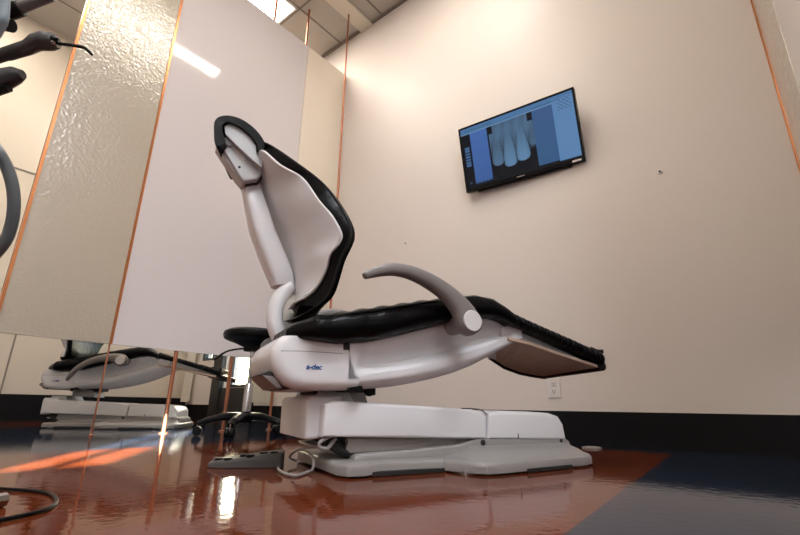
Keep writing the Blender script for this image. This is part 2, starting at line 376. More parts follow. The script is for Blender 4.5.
def screen_col(s, t):
    blk = (.004, .006, .010)
    c = blk
    if t < .085: c = (.07, .17, .34)
    if .06 < t < .085 and .5 > s: c = (.06, .15, .30)
    if .035 < t < .055 and .04 < s < .30 and int(s * 160) % 2: c = (.03, .09, .16)
    if .088 < t < .10: c = (.13, .25, .42)
    if .10 < t and s < .075:
        c = blk
        if .02 < s < .068 and .30 < t < .66 and int((t - .30) * 62) % 3: c = (.06, .14, .30)
        if .03 < s < .055 and .9 < t < .93: c = (.03, .07, .14)
    if .085 < s < .255 and .10 < t < .95:
        k = .9 + .25 * (1 - t); c = (.050 * k, .120 * k, .34 * k)
        if s < .09: c = (.09, .2, .42)
        if t > .92: c = (.02, .06, .16) if int(s * 130) % 3 else (.06, .14, .3)
    if .255 <= s < .665 and .10 < t < .93:
        q = (s - .255) / .41; tt = (t - .10) / .83; v = 0
        TE = ((.17, .05, .125, .80, .30), (.435, .045, .135, .88, .44), (.715, .05, .14, .84, .48), (.95, .04, .09, .62, .26))
        fade = max(0, min(1, (.66 - tt) / .16))
        if .03 < q < .985: v = (.20 + .03 * math.sin(q * 30 + tt * 5) + .05 * math.sin(tt * 9)) * fade
        for cx, rw, cw, bt, br in TE:
            hw = rw + (cw - rw) * max(0, min(1, (tt - .08) / .58)) ** 1.1; x0 = tt - bt + .10
            if x0 > 0: hw *= max(0, 1 - (x0 / .10) ** 3.0) ** .5
            d = abs(q - cx) / max(hw, 1e-4)
            if d < 1 and tt < bt: v = max(v, br * (.42 + .72 * tt) * (1 - .35 * d ** 4) - (.04 if d < .12 and tt < .5 else 0) - .10 * (1 - min(1, tt * 4)))
            elif d < 1.18 and tt > .3: v *= .55
        if tt < .15 and (q < .12 or q > .88): v = .0
        c = (.020 + .19 * v, .028 + .42 * v, .045 + .72 * v) if v > 0 else blk
    if .665 <= s < .835 and .10 < t < .95: c = (.045 - .01 * t, .10, .24 - .02 * t)
    if s >= .835 and .05 < t < .965:
        c = (.10, .22, .42)
        if .06 < t < .24 and .87 < s < .98 and (int(s * 160) * 7 + int(t * 90) * 3) % 5 == 0: c = (.03, .08, .14)
    if .66 < s < .9 and .055 < t < .075 and int(s * 200) % 2: c = (.02, .06, .12)
    return c
NX, NZ = 200, 112
me = bpy.data.meshes.new('screen'); W2, H0, H1 = TWd / 2 - b_, -TH / 2 + bb, TH / 2 - b_
vs = []; cs = []
for j in range(NZ + 1):
    for i in range(NX + 1):
        s, t = i / NX, j / NZ; vs.append((-W2 + 2 * W2 * s, -.001, H1 + (H0 - H1) * t)); cs.append((*screen_col(s, t), 1))
me.from_pydata(vs, [], [(j * (NX + 1) + i, j * (NX + 1) + i + 1, (j + 1) * (NX + 1) + i + 1, (j + 1) * (NX + 1) + i) for j in range(NZ) for i in range(NX)])
ca = me.color_attributes.new('picture', 'FLOAT_COLOR', 'POINT')
for i, c in enumerate(cs): ca.data[i].color = c
sm = mat('lit_screen', (.003, .003, .004), .08, spec=.2); b = sm.node_tree.nodes['Principled BSDF']; at = sm.node_tree.nodes.new('ShaderNodeVertexColor'); at.layer_name = 'picture'
sm.node_tree.links.new(at.outputs['Color'], b.inputs['Emission Color']); b.inputs['Emission Strength'].default_value = .8
me.materials.append(sm); o = bpy.data.objects.new('screen', me); COL.objects.link(o); o.parent = tv

# ------------------------------------------------------------------ outlet and wall fixings
r = empty('electrical_outlet', (-1.000, YW, .302)); tag(r, 'white double electrical outlet low on the main wall below the leg rest', 'outlet')
link('cover_plate', B(-.037, .037, -.006, -.0005, -.058, .058), 'outlet', r, smooth=False, bev=.002)
for dz in (.021, -.021):
    bm = B(-.017, .017, -.009, -.006, dz - .015, dz + .015); s_ = link('socket', bm, 'outlet', r, smooth=False, bev=.003)
    bm = bmesh.new(); box(bm, -.008, -.005, -.0095, -.009, dz - .004, dz + .006); box(bm, .005, .008, -.0095, -.009, dz - .004, dz + .006); box(bm, -.003, .003, -.0095, -.009, dz - .012, dz - .007)
    link('slot', bm, 'dark', s_, smooth=False)
def fixing(x, z, s, label):
    r = empty('wall_anchor', (x, YW, z)); tag(r, label, 'anchor')
    bm = bmesh.new(); lathe([(s, 0), (s, .004), (s * .6, .006)], 16, bm=bm); bm.transform(Matrix.Rotation(PI / 2, 4, 'X')); link('rosette', bm, 'outlet', r)
    bm = bmesh.new(); lathe([(s * .4, .006), (s * .4, .010)], 12, bm=bm); bm.transform(Matrix.Rotation(PI / 2, 4, 'X')); link('screw', bm, 'dark', r)
fixing(-.287, 1.471, .014, 'small white wall anchor with a dark screw, right of the television')
fixing(-2.121, 1.455, .012, 'small wall anchor on the main wall left of and below the television')

# ------------------------------------------------------------------ dental chair
root_p = U * U0 + W * W0
CH = empty('dental_chair', (root_p.x, root_p.y, 0), math.atan2(U.y, U.x))
tag(CH, 'large white dental chair with black upholstery, nearest the camera, facing the television wall', 'dental chair')
# base plate: two lobes joined by a narrower neck
def outline(scale=0, z=0):
    near = [(.437, 1.21), (.455, 1.178), (.50, 1.172), (.56, 1.20), (.66, 1.205), (.76, 1.195), (.80, 1.12), (.83, 1.082), (.88, 1.078), (1.28, 1.135), (1.33, 1.155), (1.352, 1.20)]
    far = [(u, 2 * W0 - .01 - w) for u, w in near][::-1]
    pts = near + far; cu, cw = .89, 1.405
    out = []
    for u, w in pts:
        du, dw = u - cu, w - cw
        out.append(L(cu + du * (1 - scale * .10), cw + dw * (1 - scale * .18), z))
    return out
bm = loft([outline(.01, .006), outline(0, .010), outline(0, .024), outline(.03, .031), outline(.12, .035), outline(.35, .036)])
link('base_plate', bm, 'cgrey', CH)
bm = bmesh.new(); box(bm, -.40, -.34, -.20, .20, .0, .012); box(bm, -.09, .10, -.28, .28, 0, .012); box(bm, .34, .45, -.235, .235, 0, .012); link('plate_feet', bm, 'cgrey', CH, smooth=False)
def shade_bar(u0, w0, u1, w1):  # solid dark bar standing in for the shade under the raised plate edge
    a = L(u0, w0, 0); b = L(u1, w1, 0); return loft([[(q[0], q[1] - .003, .002), (q[0], q[1] + .02, .002), (q[0], q[1] + .02, .0125), (q[0], q[1] - .003, .0125)] for q in (a, b)])
link('gap_shade_bar', shade_bar(.985, 1.0925, 1.20, 1.1235), 'dark', CH, smooth=False)
link('gap_shade_bar', shade_bar(.53, 1.187, .765, 1.1945), 'dark', CH, smooth=False)
WN, WFr = 1.245, 1.575
prof = [(.50, .030), (.505, .046), (.52, .052), (.68, .058), (.86, .070), (.93, .088), (1.315, .082), (1.335, .07), (1.345, .036)]
link('base_housing', prism_uz(prof, WN + .004, WFr - .004, .008), 'cgrey', CH)
near = smooth_path([(.795, 1.19, 0), (.80, 1.125, 0), (.83, 1.084, 0), (.88, 1.080, 0), (1.08, 1.108, 0), (1.28, 1.137, 0), (1.33, 1.157, 0), (1.352, 1.20, 0)], 4)
near = [(p.x, p.y) for p in near]; allp = near + [(u, 2 * W0 - w) for u, w in near[::-1]]
def lobe(off, z, k=0):
    out = []
    for u, w in allp:
        cu_, cw_ = min(max(u, .90), 1.325), min(max(w, 1.250), 1.57); d = Vector((cu_ - u, cw_ - w)); n = d.normalized() * min(off, d.length) if off else d * k
        out.append(L(u + n.x, w + n.y, z))
    return out
link('base_flare', loft([lobe(0, .020), lobe(0, .028), lobe(.004, .034), lobe(.014, .0385), lobe(.03, .0415), lobe(0, .050, .55), lobe(0, .058, .85), lobe(0, .066, .99)]), 'cgrey', CH, angle=60)
# screw on the housing
bm = lathe([(.009, 0), (.009, .003)], 14); bm.transform(Matrix.Translation(L(.945, WN + .003, .074)) @ Matrix.Rotation(PI / 2, 4, 'X')); link('screw', bm, 'dark', CH)
bm = lathe([(.006, 0), (.006, .003)], 14); bm.transform(Matrix.Translation(L(1.29, WN + .003, .074)) @ Matrix.Rotation(PI / 2, 4, 'X')); link('screw', bm, 'dark', CH)
# foot end white cover
prof = pp([(489, 439), (489, 413), (500, 410.5), (530, 411.5), (550, 413), (559, 416), (564, 424), (567, 440)], WN)
cov = link('base_cover', prism_uz(prof, WN, WFr, .014), 'cwhite', CH)
link('cover_slot', B(*[v for v in (L(1.09, 0, 0)[0], L(1.094, 0, 0)[0], L(0, WN - .0006, 0)[1], L(0, WN + .002, 0)[1], .085, .100)]), 'dark', cov, smooth=False)
# lift arm (white beam)
prof = pp([(322, 437), (325, 404), (334, 401), (345, 401), (420, 406), (470, 409), (481, 411), (487, 416), (487, 439), (400, 438)], WN)
link('lift_arm_cover', prism_uz(prof, WN, WFr, .010), 'cwhite', CH)
# grey lower link
prof = pp([(347, 441), (345, 449), (350, 453), (400, 450), (455, 444), (480, 441), (480, 438), (400, 438), (347, 438)], WN + .04)
link('lower_link', prism_uz(prof, WN + .03, WFr - .03, .004), 'cgrey', CH)
prof = pp([(318, 446), (320, 449), (344, 449.5), (344, 445)], WN + .06)
link('link_tray', prism_uz(prof, WN + .05, WFr - .05, .002), 'lgrey', CH)
link('hose_bundle', tube(smooth_path([L(.44, 1.30, .085), L(.50, 1.30, .055), L(.58, 1.32, .045), L(.70, 1.36, .060)], 5), .018, 10), 'dark', CH)
link('link_gap', prism_uz(pp([(326, 438), (326, 444), (346, 446), (347, 438)], WN + .04), WN + .05, WFr - .05, .002), 'dark', CH)
# rear motor box
prof = pp([(307, 439), (308, 401), (312, 396), (330, 394), (343, 395), (345, 403), (330, 404), (328, 434), (312, 441)], 1.29)
prof = [(.368, .092), (.366, .192), (.374, .206), (.47, .208), (.47, .10), (.38, .088)]
link('motor_box', prism_uz(prof, 1.285, 1.60, .010), 'cwhite', CH)
prof = [(.40, .204), (.41, .222), (.50, .220), (.52, .19)]
link('motor_box_lid', prism_uz(prof, 1.31, 1.56, .004), 'lgrey', CH)
# link parallelogram between beam and seat
prof = [(.40, .212), (.40, .245), (.60, .235), (.60, .214)]
link('upper_pivot', prism_uz(prof, 1.33, 1.50, .01), 'dark', CH)
link('upper_link', prism_uz([(.42, .175), (.42, .23), (.56, .225), (.58, .17)], 1.33, 1.50, .006), 'cgrey', CH)
for wv in (1.345, 1.475):
    bm = lathe([(.016, 0), (.016, .01)], 16); bm.transform(Matrix.Translation(L(.575, wv - .01, .226)) @ Matrix.Rotation(PI / 2, 4, 'X')); link('pivot_bolt', bm, 'black', CH)
# hip housing
HN = 1.205
prof_px = [(359, 390), (320, 390), (298, 389.5), (286, 385), (279, 377), (274, 367), (272, 357), (273.5, 347), (279, 339), (284, 335), (300, 335.5), (327, 337.7), (342, 341), (347, 352), (350, 370)]
prof = pp(prof_px, HN)
bm = prism_uz(prof, HN, 1.63, .030, 8, rnd2=.10, anchor=(max(p[0] for p in prof), max(p[1] for p in prof)))
link('hip_housing', bm, 'cwhite', CH)
hip = CH.children[-1] if False else [o for o in COL.objects if o.name == 'hip_housing'][0]
# seam lines
def strip(pts, w, r, m, parent, name):
    return link(name, tube([L(*((lambda q: (q[0], w, q[1]))(P(x, y, w)))) for x, y in pts], r, 6), m, parent)
strip([(281, 350.8), (300, 351), (343, 353.4)], HN + .0005, .0011, 'cgrey2', hip, 'seam')
prof = pp([(262, 374), (270, 370.5), (278, 376), (289, 383), (292, 389), (280, 389)], 1.245)
link('rear_handle_recess', prism_uz(prof, 1.25, 1.44, .002), 'dark', hip)
prof = pp([(262, 375), (272, 376), (277, 378), (282, 388), (277, 389)], 1.24)
link('rear_handle', prism_uz(prof, 1.24, 1.43, .004), 'cgrey2', hip)
# logo
cu = bpy.data.curves.new('logo', 'FONT'); cu.body = 'a-dec'; cu.size = .020; cu.extrude = .0004; cu.offset = .0006; cu.align_x = 'CENTER'; cu.shear = .2
to = bpy.data.objects.new('tmp', cu); COL.objects.link(to); dg = bpy.context.evaluated_depsgraph_get(); me = bpy.data.meshes.new_from_object(to.evaluated_get(dg)); bpy.data.objects.remove(to)
me.transform(Matrix.Translation(L(.355, HN - .0006, .274)) @ Matrix.Rotation(PI / 2, 4, 'X')); me.materials.clear(); me.materials.append(M['blueink'])
lo = bpy.data.objects.new('logo', me); COL.objects.link(lo); lo.parent = CH
# seat shell
SN = 1.205
def tabpx(rows, w): # rows (px, ytop, ybot) -> (u, ztop, zbot)
    out = []
    for x, yt, yb in rows:
        a = P(x, yt, w); b = P(x, yb, w); out.append(((a[0] + b[0]) / 2, a[1], b[1]))
    return out
shell = tabpx([(349, 341, 389), (360, 341, 389.5), (380, 337, 388), (400, 333, 386), (420, 328, 382.5), (440, 323, 378), (460, 319, 372), (480, 316, 364), (495, 315, 356), (505, 318, 350), (513, 323, 345), (522, 329, 340)], SN)
rings = []
ua, ub = shell[0][0], shell[-1][0]
NS = 40
for i in range(NS + 1):
    u = ua + (ub - ua) * i / NS; zt, zb = interp(shell, u); k = (u - ua) / (ub - ua)
    dep = .052 * max(0, math.sin(PI * min(1, max(0, (k - .03) / .93)))) ** .6
    tm = .66 - .10 * k
    near = []
    for q_ in range(25):
        t = q_ / 24; tb = tm * .86; te = min(.90, tm + .07)
        if t < .05: off = .012 * (1 - t / .05)
        elif t < tb: x_ = (t - .05) / (tb - .05); off = dep * (x_ * x_ * (3 - 2 * x_))
        elif t < te: x_ = (t - tb) / (te - tb); off = dep * (1 - x_ * x_ * (3 - 2 * x_))
        else: off = 0
        if t > .8: off += .05 * ((t - .8) / .2) ** 2.4
        near.append((SN + off, zt + (zb - zt) * t))
    ring = [L(u, w, z) for w, z in near] + [L(u, 2 * W0 - w, z) for w, z in near[::-1]]
    rings.append(ring)
link('seat_shell', loft(rings), 'cwhite', CH)
link('shell_joint', prism_uz(pp([(342, 341), (349, 341), (351, 360), (360, 389), (355, 390), (350, 372), (346, 352)], SN + .012), SN + .012, 1.60), 'dark', CH, smooth=False)
prof = pp([(343.5, 335), (350, 335), (350, 350), (343.5, 350)], SN - .002); link('joint_gap', prism_uz(prof, SN - .001, SN + .02), 'dark', CH, smooth=False)
prof = pp([(345, 388), (358, 386), (359, 390), (352, 392), (346, 391.5)], SN + .03); link('joint_stop', prism_uz(prof, SN + .0, SN + .12), 'black', CH, smooth=False)
# seat cushion
CN = 1.15
seat = tabpx([(293, 325, 332), (300, 318, 335), (315, 314.5, 338), (345, 309, 342), (380, 304, 339), (400, 301.5, 334), (430, 297.5, 326), (455, 295, 321), (480, 293, 316), (497, 297, 316), (508, 305, 319), (516, 312, 324)], CN)
def cush_ring(u, zt, zb, hn, hf, dip, n=9, ripple=0):
    wn = W0 - hn; wf = W0 + hf; h = zt - zb; r = min(h * .5, .05)
    pts = []
    for a in range(n):           # near rim, bottom -> top
        q = -PI / 2 + PI * a / (n - 1); pts.append((wn + r - r * math.cos(q) - (ripple * math.cos(q)), (zt + zb) / 2 + h / 2 * math.sin(q)))
    for a in range(1, 12):
        t = a / 12; w = wn + r + (wf - wn - 2 * r) * t; pts.append((w, zt - dip * math.sin(PI * t) ** 1.0))
    for a in range(n):
        q = PI / 2 - PI * a / (n - 1); pts.append((wf - r + r * math.cos(q), (zt + zb) / 2 + h / 2 * math.sin(q)))
    return [L(u, w, z) for w, z in pts]
rings = []
for i in range(61):
    u = seat[0][0] + (seat[-1][0] - seat[0][0]) * i / 60; zt, zb = interp(seat, u); k = i / 60
    h = .26 * min(1, .72 + k * 3) 
    wr = .0025 * math.sin(u * 95) * (1 if k < .6 else .2)
    rings.append(cush_ring(u, zt + wr, zb, h, h, .030 * math.sin(PI * min(1, k * 1.1)) ** .7 if k < .9 else .004, ripple=.0015 * math.sin(u * 60) * (k < .5)))
link('seat_cushion', loft(rings), 'vinyl', CH)
def edge_line(tab, w, dz, u0, u1, r, name, m='vpipe', n=40):
    return link(name, tube([L(u0 + (u1 - u0) * i / n, w, interp(tab, u0 + (u1 - u0) * i / n)[0] + dz) for i in range(n + 1)], r, 6), m, CH)
edge_line(seat, CN + .012, -.012, .40, .95, .004, 'seat_piping')
# leg rest cushion
LN = 1.17
leg = tabpx([(512, 310, 323), (530, 319, 330), (550, 328, 338), (570, 336.5, 347), (590, 345.5, 357), (600, 350, 362), (606, 352, 366), (609, 355, 365)], LN)
rings = []
for i in range(121):
    u = leg[0][0] + (leg[-1][0] - leg[0][0]) * i / 120; zt, zb = interp(leg, u); k = i / 120
    h = .24; h2 = .24 - .07 * k
    if k > .95: h -= .05 * ((k - .95) / .05) ** 2; h2 -= .05 * ((k - .95) / .05) ** 2
    rings.append(cush_ring(u, zt, zb, h, h2, .012, ripple=(.004 * math.sin(i * .9) if k < .93 else 0)))
link('legrest_cushion', loft(rings), 'vinyl', CH)
a = leg[-1]; u0 = leg[-2][0]
bm = bmesh.new(); lipp = [(u0 - .07, leg[-2][1] + .012), (u0 - .05, leg[-2][1] + .018), (u0 - .02, leg[-2][1] + .010), (u0 + .012, leg[-2][1] + .012), (u0 + .014, leg[-2][1] - .002), (u0 - .01, leg[-2][1] - .014)]
link('toe_cover', prism_uz(lipp, 1.185, 1.57, .005), 'vinyl', CH)
# ribs: pleats along the near side
bm = bmesh.new()
for i in range(26):
    u = leg[0][0] + .02 + (leg[-3][0] - leg[0][0]) * i / 26; zt, zb = interp(leg, u); h = .24
    w = W0 - h
    tube([L(u, w + .016, zt - .001), L(u - .002, w + .002, zt - .010), L(u - .004, w + .001, zb + (zt - zb) * .5)], [.0016, .0024, .001], 6, bm=bm)
link('pleats', bm, 'vpipe', CH)
# leg rest pan: frame, brown underside
def ptl(px, py, w):
    q = P(px, py, w); return L(q[0], w, q[1])
NW, FW_ = 1.195, 1.585
nearE = [(508, 340), (530, 345), (555, 354), (580, 362), (602, 369)]
farE = [(490, 357), (505, 367), (520, 372.5), (535, 375.5), (546, 377)]
rings = []
for i in range(13):
    t = i / 12
    def at(E):
        k = t * (len(E) - 1); a = min(int(k), len(E) - 2); f2 = k - a; return (E[a][0] * (1 - f2) + E[a + 1][0] * f2, E[a][1] * (1 - f2) + E[a + 1][1] * f2)
    n_ = Vector(ptl(*at(nearE), NW)); f3 = Vector(ptl(*at(farE), FW_ - .04 * t))
    rings.append([n_, f3, f3 + Vector((0, 0, .012)), n_ + Vector((0, 0, .012))])
pan = link('legrest_underside', loft(rings), 'brown', CH, smooth=False, bev=.003)
link('underside_rim', tube([r[1] + Vector((0, .004, .000)) for r in rings], .010, 8), 'vinyl', CH)
link('toe_rim', tube([rings[-1][0] + (rings[-1][1] - rings[-1][0]) * t + Vector((-.004, 0, .010)) for t in (-.02, .2, .5, .8, 1.0)], .018, 12), 'vinyl', CH)
g = []
for i in range(9):
    t = i / 8
    top = (508 + 88 * t, 324 + 40 * t + 2 * math.sin(PI * t)); bot = (508 + 84 * t, 336 + 26 * t + 2 * math.sin(PI * t))
    a = Vector(ptl(*top, 1.225)); b = Vector(ptl(*bot, 1.225)); g.append([b, a, a + Vector((0, .36 - .04 * t, 0)), b + Vector((0, .36 - .04 * t, 0))])
link('legrest_frame', loft(g), 'lgrey', CH, smooth=False, bev=.003)
# grey slider joint between shell and leg rest
link('slide_cover', prism_uz(pp([(502, 321), (515, 326), (523, 330), (516, 338), (511, 342), (503, 345)], 1.21), 1.212, 1.60, .004), 'cwhite', CH)
# ---- armrests
def armrest(side):
    piv = P(468, 322, 1.11); pl = L(piv[0], 1.11 if side > 0 else 2 * W0 - 1.11, piv[1])
    px = [(363.2, 276.3), (365, 275.5), (372, 273), (382, 270.5), (394, 269.5), (408, 272), (422, 277.5), (436, 285.5), (448, 294.5), (458, 305), (464, 314), (468, 322)]
    rad = [.003, .0105, .014, .0165, .018, .0195, .021, .0235, .0265, .032, .040, .044]
    c = [P(x, y, 1.11) for x, y in px]
    path = [(u - piv[0], 0.0 + (.015 if i < 3 else 0) * side * 0, z - piv[1]) for i, (u, z) in enumerate(c)]
    # overshoot to close the round hub
    d = Vector(path[-1]) - Vector(path[-2]); d.normalize(); path += [tuple(Vector(path[-1]) + d * .022), tuple(Vector(path[-1]) + d * .036), tuple(Vector(path[-1]) + d * .042)]
    rad += [.038, .024, .006]
    sp = smooth_path(path, 4); rr = []
    for i in range(len(rad) - 1):
        for j in range(4): rr.append(rad[i] + (rad[i + 1] - rad[i]) * j / 4)
    rr.append(rad[-1])
    bm = bmesh.new(); rings = []
    for i, p in enumerate(sp):
        t = (sp[min(i + 1, len(sp) - 1)] - sp[max(i - 1, 0)]).normalized(); b = Vector((0, 1, 0)); a = t.cross(b).normalized(); hw = min(.024, rr[i] * 1.1)
        rings.append([p + a * (rr[i] * math.copysign(abs(math.cos(q)) ** .7, math.cos(q))) + b * (hw * math.copysign(abs(math.sin(q)) ** .7, math.sin(q))) for q in [2 * PI * j / 20 for j in range(20)]])
    loft(rings, bm=bm)
    ar = link('armrest', bm, 'cgrey2', CH); ar.location = pl
    s = -1 if side > 0 else 1
    bm = lathe([(.031, .018), (.033, .024), (.031, .0275), (.0, .029)][:3], 32); bm.transform(Matrix.Rotation(PI / 2 * (1 if side > 0 else -1), 4, 'X'))
    cp = link('armrest_cap', bm, 'capw', ar); cp['label'] = 'white round pivot cap'
    bm = lathe([(.030, 0), (.030, .09)], 20); bm.transform(Matrix.Rotation(PI / 2 * (-1 if side > 0 else 1), 4, 'X')); link('pivot_shaft', bm, 'cgrey2', ar)
    return ar
arm1 = armrest(1); arm2 = armrest(-1)
arm2.rotation_euler = (0, -math.radians(6), 0)
# ---- backrest
ctr = [(.40, .335), (.48, .332), (.56, .326), (.64, .306), (.70, .284), (.76, .252), (.83, .215), (.88, .190), (.936, .155), (1.0, .13)]
def uc(z): return interp(ctr, z)[0]
SE = [(300 - 4.5, 300, .10), (304.5, 297, .13), (316, 286, .17), (325, 268, .21), (329, 253, .235), (340, 238, .27), (332, 218, .265), (317, 200, .24), (301, 178, .205), (279, 165, .17), (262, 150.6, .13)]
CE = [(298, 318, .12), (318, 306, .17), (330, 295, .2), (337, 275, .23), (342, 258, .25), (352, 235, .28), (345, 213, .27), (325, 185, .24), (297, 163, .2), (275, 148, .15), (264, 143, .1)]
def edges(E):
    t = []
    for x, y, h in E:
        q = P(x, y, W0 - h); t.append((q[1], q[0], h))
    return sorted(t)
SEt, CEt = edges(SE), edges(CE)
SEt = [(SEt[0][0] - .02, SEt[0][1] - .012, SEt[0][2] - .04)] + SEt + [(SEt[-1][0] + .012, SEt[-1][1] - .012, SEt[-1][2] - .05)]
CEt = [(CEt[0][0] - .008, CEt[0][1] - .02, CEt[0][2] - .03)] + CEt + [(CEt[-1][0] + .012, CEt[-1][1] - .02, CEt[-1][2] - .04)]
def cat(tab, k=5):
    return [tuple(p) for p in smooth_path(tab, k)]
def sm(tab, n):
    z0, z1 = tab[0][0], tab[-1][0]; out = []
    for i in range(n + 1):
        z = z0 + (z1 - z0) * i / n
        acc = [interp(tab, min(z1, max(z0, z + d))) for d in (-.012, 0, .012)]
        out.append((z, sum(a[0] for a in acc) / 3, sum(a[1] for a in acc) / 3))
    return out
SEt = cat(SEt); CEt = cat(CEt)
# shell
rings = []
for z, ue, h in sm(SEt, 60):
    c = uc(z); back = []; front = []
    for j in range(21):
        s = -1 + j / 10; back.append((c + (ue - c) * abs(s) ** 2.2, W0 + h * s)); front.append((c + (ue - c) * abs(s) ** 2.2 + .012, W0 + (h - .004) * s))
    rings.append([L(u, w, z) for u, w in back] + [L(u, w, z + .002) for u, w in front[::-1]])
link('back_shell', loft(rings), 'cwhite', CH)
link('shell_rim', tube([L(interp(SEt, z)[0] + .004, W0 - interp(SEt, z)[1] + .002, z) for z in [SEt[0][0] + (SEt[-1][0] - SEt[0][0]) * i / 60 for i in range(61)]], .0045, 8), 'capw', CH)
# cushion
rings = []
for k, (z, ue, h) in enumerate(sm(CEt, 60)):
    c = uc(z) + .012; K = k / 60; end = min(1, math.sqrt(max(0, 1 - abs(2 * K - 1) ** 8)) + .25)
    hs = min(h - .012, interp(SEt, z)[1] + .004) if z > SEt[0][0] else h - .015
    us = interp(SEt, z)[0] + .012
    back = []; front = []
    for j in range(15):
        s = -1 + j / 7; back.append((c + (us - c) * abs(s) ** 2.2, hs * s))
    for j in range(19):
        s = 1 - j / 9
        front.append((c + .055 * end + (ue - c - .040) * abs(s) ** 2.0, (h - .012) * s))
    right = [(ue - .002, h - .004), (ue + .002, h)] if False else [((us + ue) / 2, (hs + h) / 2 + .004), (ue - .006, h)]
    left = [(u, -w) for u, w in right[::-1]]
    ring = back + right + [(ue, h - .004)] + front + [(ue, -h + .004)] + left
    rings.append([L(u, W0 + w, z) for u, w in ring])
link('back_cushion', loft(rings), 'vinyl', CH)
link('back_piping', tube([L(interp(CEt, z)[0] - .004, W0 - interp(CEt, z)[1] - .001, z) for z in [CEt[1][0] + (CEt[-2][0] - CEt[1][0]) * i / 60 for i in range(61)]], .0035, 8), 'vpipe', CH)
# spine cover: tapered shell from the hip to the headrest bracket
rows = [((272, 287), (297, 283), .036), ((267, 275), (295, 272), .044), ((259, 255), (288, 255), .050), ((250, 230), (277, 230), .050), ((246, 210), (271, 210), .046), ((242, 190), (265, 192), .036), ((241, 179), (262, 180), .030)]
rings = []
pts = []
for a, b, wdt in rows:
    A = P(*a, 1.41); Bq = P(*b, 1.37); pts.append((A[0], A[1], Bq[0], Bq[1], wdt))
fine = []
for i in range(len(pts) - 1):
    for j in range(4):
        t = j / 4; fine.append([p + (q - p) * t for p, q in zip(pts[i], pts[i + 1])])
fine.append(list(pts[-1]))
for a0, a1, b0, b1, wd in fine:
    mu, mz = (a0 + b0) / 2, (a1 + b1) / 2; hu, hz = (b0 - a0) / 2, (b1 - a1) / 2; ring = []
    for q in [2 * PI * j / 24 for j in range(24)]:
        cq = math.copysign(abs(math.cos(q)) ** .55, math.cos(q)); sq = math.copysign(abs(math.sin(q)) ** .55, math.sin(q)); ring.append(L(mu + hu * cq, W0 + wd * sq, mz + hz * cq))
    rings.append(ring)
link('spine_cover', loft(rings), 'cwhite', CH)
# yoke (curved arm down to the hip)
yk = smooth_path([L(*(lambda q: (q[0], 1.40, q[1]))(P(x, y, 1.41))) for x, y in ((290, 287), (283, 293), (276.5, 303), (274, 316), (275, 328), (280, 340))], 5)
link('back_yoke', tube(yk, .025, 16, flat=((0, 1, 0), 1.3)), 'cwhite', CH)
link('yoke_plate', prism_uz(pp([(286, 290), (294, 284), (300, 298), (304, 308), (306, 316), (300, 326), (296, 333), (282, 333), (281, 312)], 1.41), 1.395, 1.425, .002), 'metal', CH)
# headrest
hp_out = [(262, 151), (265, 143), (258, 131.5), (248, 122.5), (238, 117), (227, 114.5), (218, 116), (213.5, 121), (213, 132), (214, 142), (218, 145.5), (225, 141)]
hp_in = [(222, 133), (221.5, 124.5), (227.5, 121), (240, 126), (250.5, 134.5), (257.5, 144.5), (258.5, 152)]
sp2 = lambda l: [(p.x, p.y) for p in smooth_path([(a, b, 0) for a, b in l], 4)]
band = pp(sp2(hp_out) + sp2(hp_in), 1.30)
def taper(prof, w0, w1, anc, amt, rnd):
    rings = []
    for k in [0, .015, .04, .08] + [.15 + .07 * i for i in range(11)] + [.92, .96, .985, 1]:
        sc = 1 - amt * k; e = min(k, 1 - k) * (w1 - w0); sh = 0 if e >= rnd else rnd - math.sqrt(max(0, rnd * rnd - (rnd - e) ** 2))
        sc -= sh * 1.2
        rings.append([L(anc[0] + (u - anc[0]) * sc, w0 + (w1 - w0) * k, anc[1] + (z - anc[1]) * sc) for u, z in prof])
    return loft(rings)
link('headrest_cushion', taper(band, 1.30, 1.52, P(258, 152, 1.30), .55, .02), 'vinyl', CH)
link('headrest_plate', taper(pp([(224, 126), (229, 123.5), (240, 129), (250, 137.5), (256, 146.5), (256, 154), (262, 160), (262, 168), (250, 158), (236, 145), (225, 134)], 1.315), 1.313, 1.50, P(258, 158, 1.315), .55, .01), 'plate', CH)
link('headrest_bracket', prism_uz(pp([(218, 140), (222, 137.5), (232, 138), (240, 145), (261, 166), (262.5, 173), (258, 178.5), (244, 180.5), (240, 176)], 1.335), 1.338, 1.41, .006), 'lgrey', CH)
hb = [o for o in COL.objects if o.name == 'headrest_bracket'][0]
link('bracket_cover', prism_uz(pp([(217, 143), (219, 138.5), (224, 140), (247, 173), (248, 179), (243, 181), (238, 175)], 1.335), 1.350, 1.40, .004), 'lgrey', hb)
link('release_window', prism_uz(pp([(231, 146), (235, 144.5), (246, 157), (244, 160.5), (241, 160)], 1.335), 1.3365, 1.339), 'capw', hb, smooth=False)
link('bracket_latch', prism_uz(pp([(222, 138), (233, 138), (236, 142), (230, 147), (225, 144)], 1.332), 1.330, 1.36, .003), 'lgrey', hb)
for (x, y) in ((223.8, 147.8), (239.5, 167)):
    q = P(x, y, 1.336); bm = lathe([(.004, 0), (.004, .002)], 10); bm.transform(Matrix.Translation(L(q[0], 1.3375, q[1])) @ Matrix.Rotation(PI / 2, 4, 'X')); link('bracket_screw', bm, 'dark', hb)
link('bracket_foot', prism_uz(pp([(242, 180), (243, 176), (252, 176), (262, 170), (263, 176), (258, 184), (246, 186)], 1.37), 1.365, 1.43, .002), 'dark', CH)
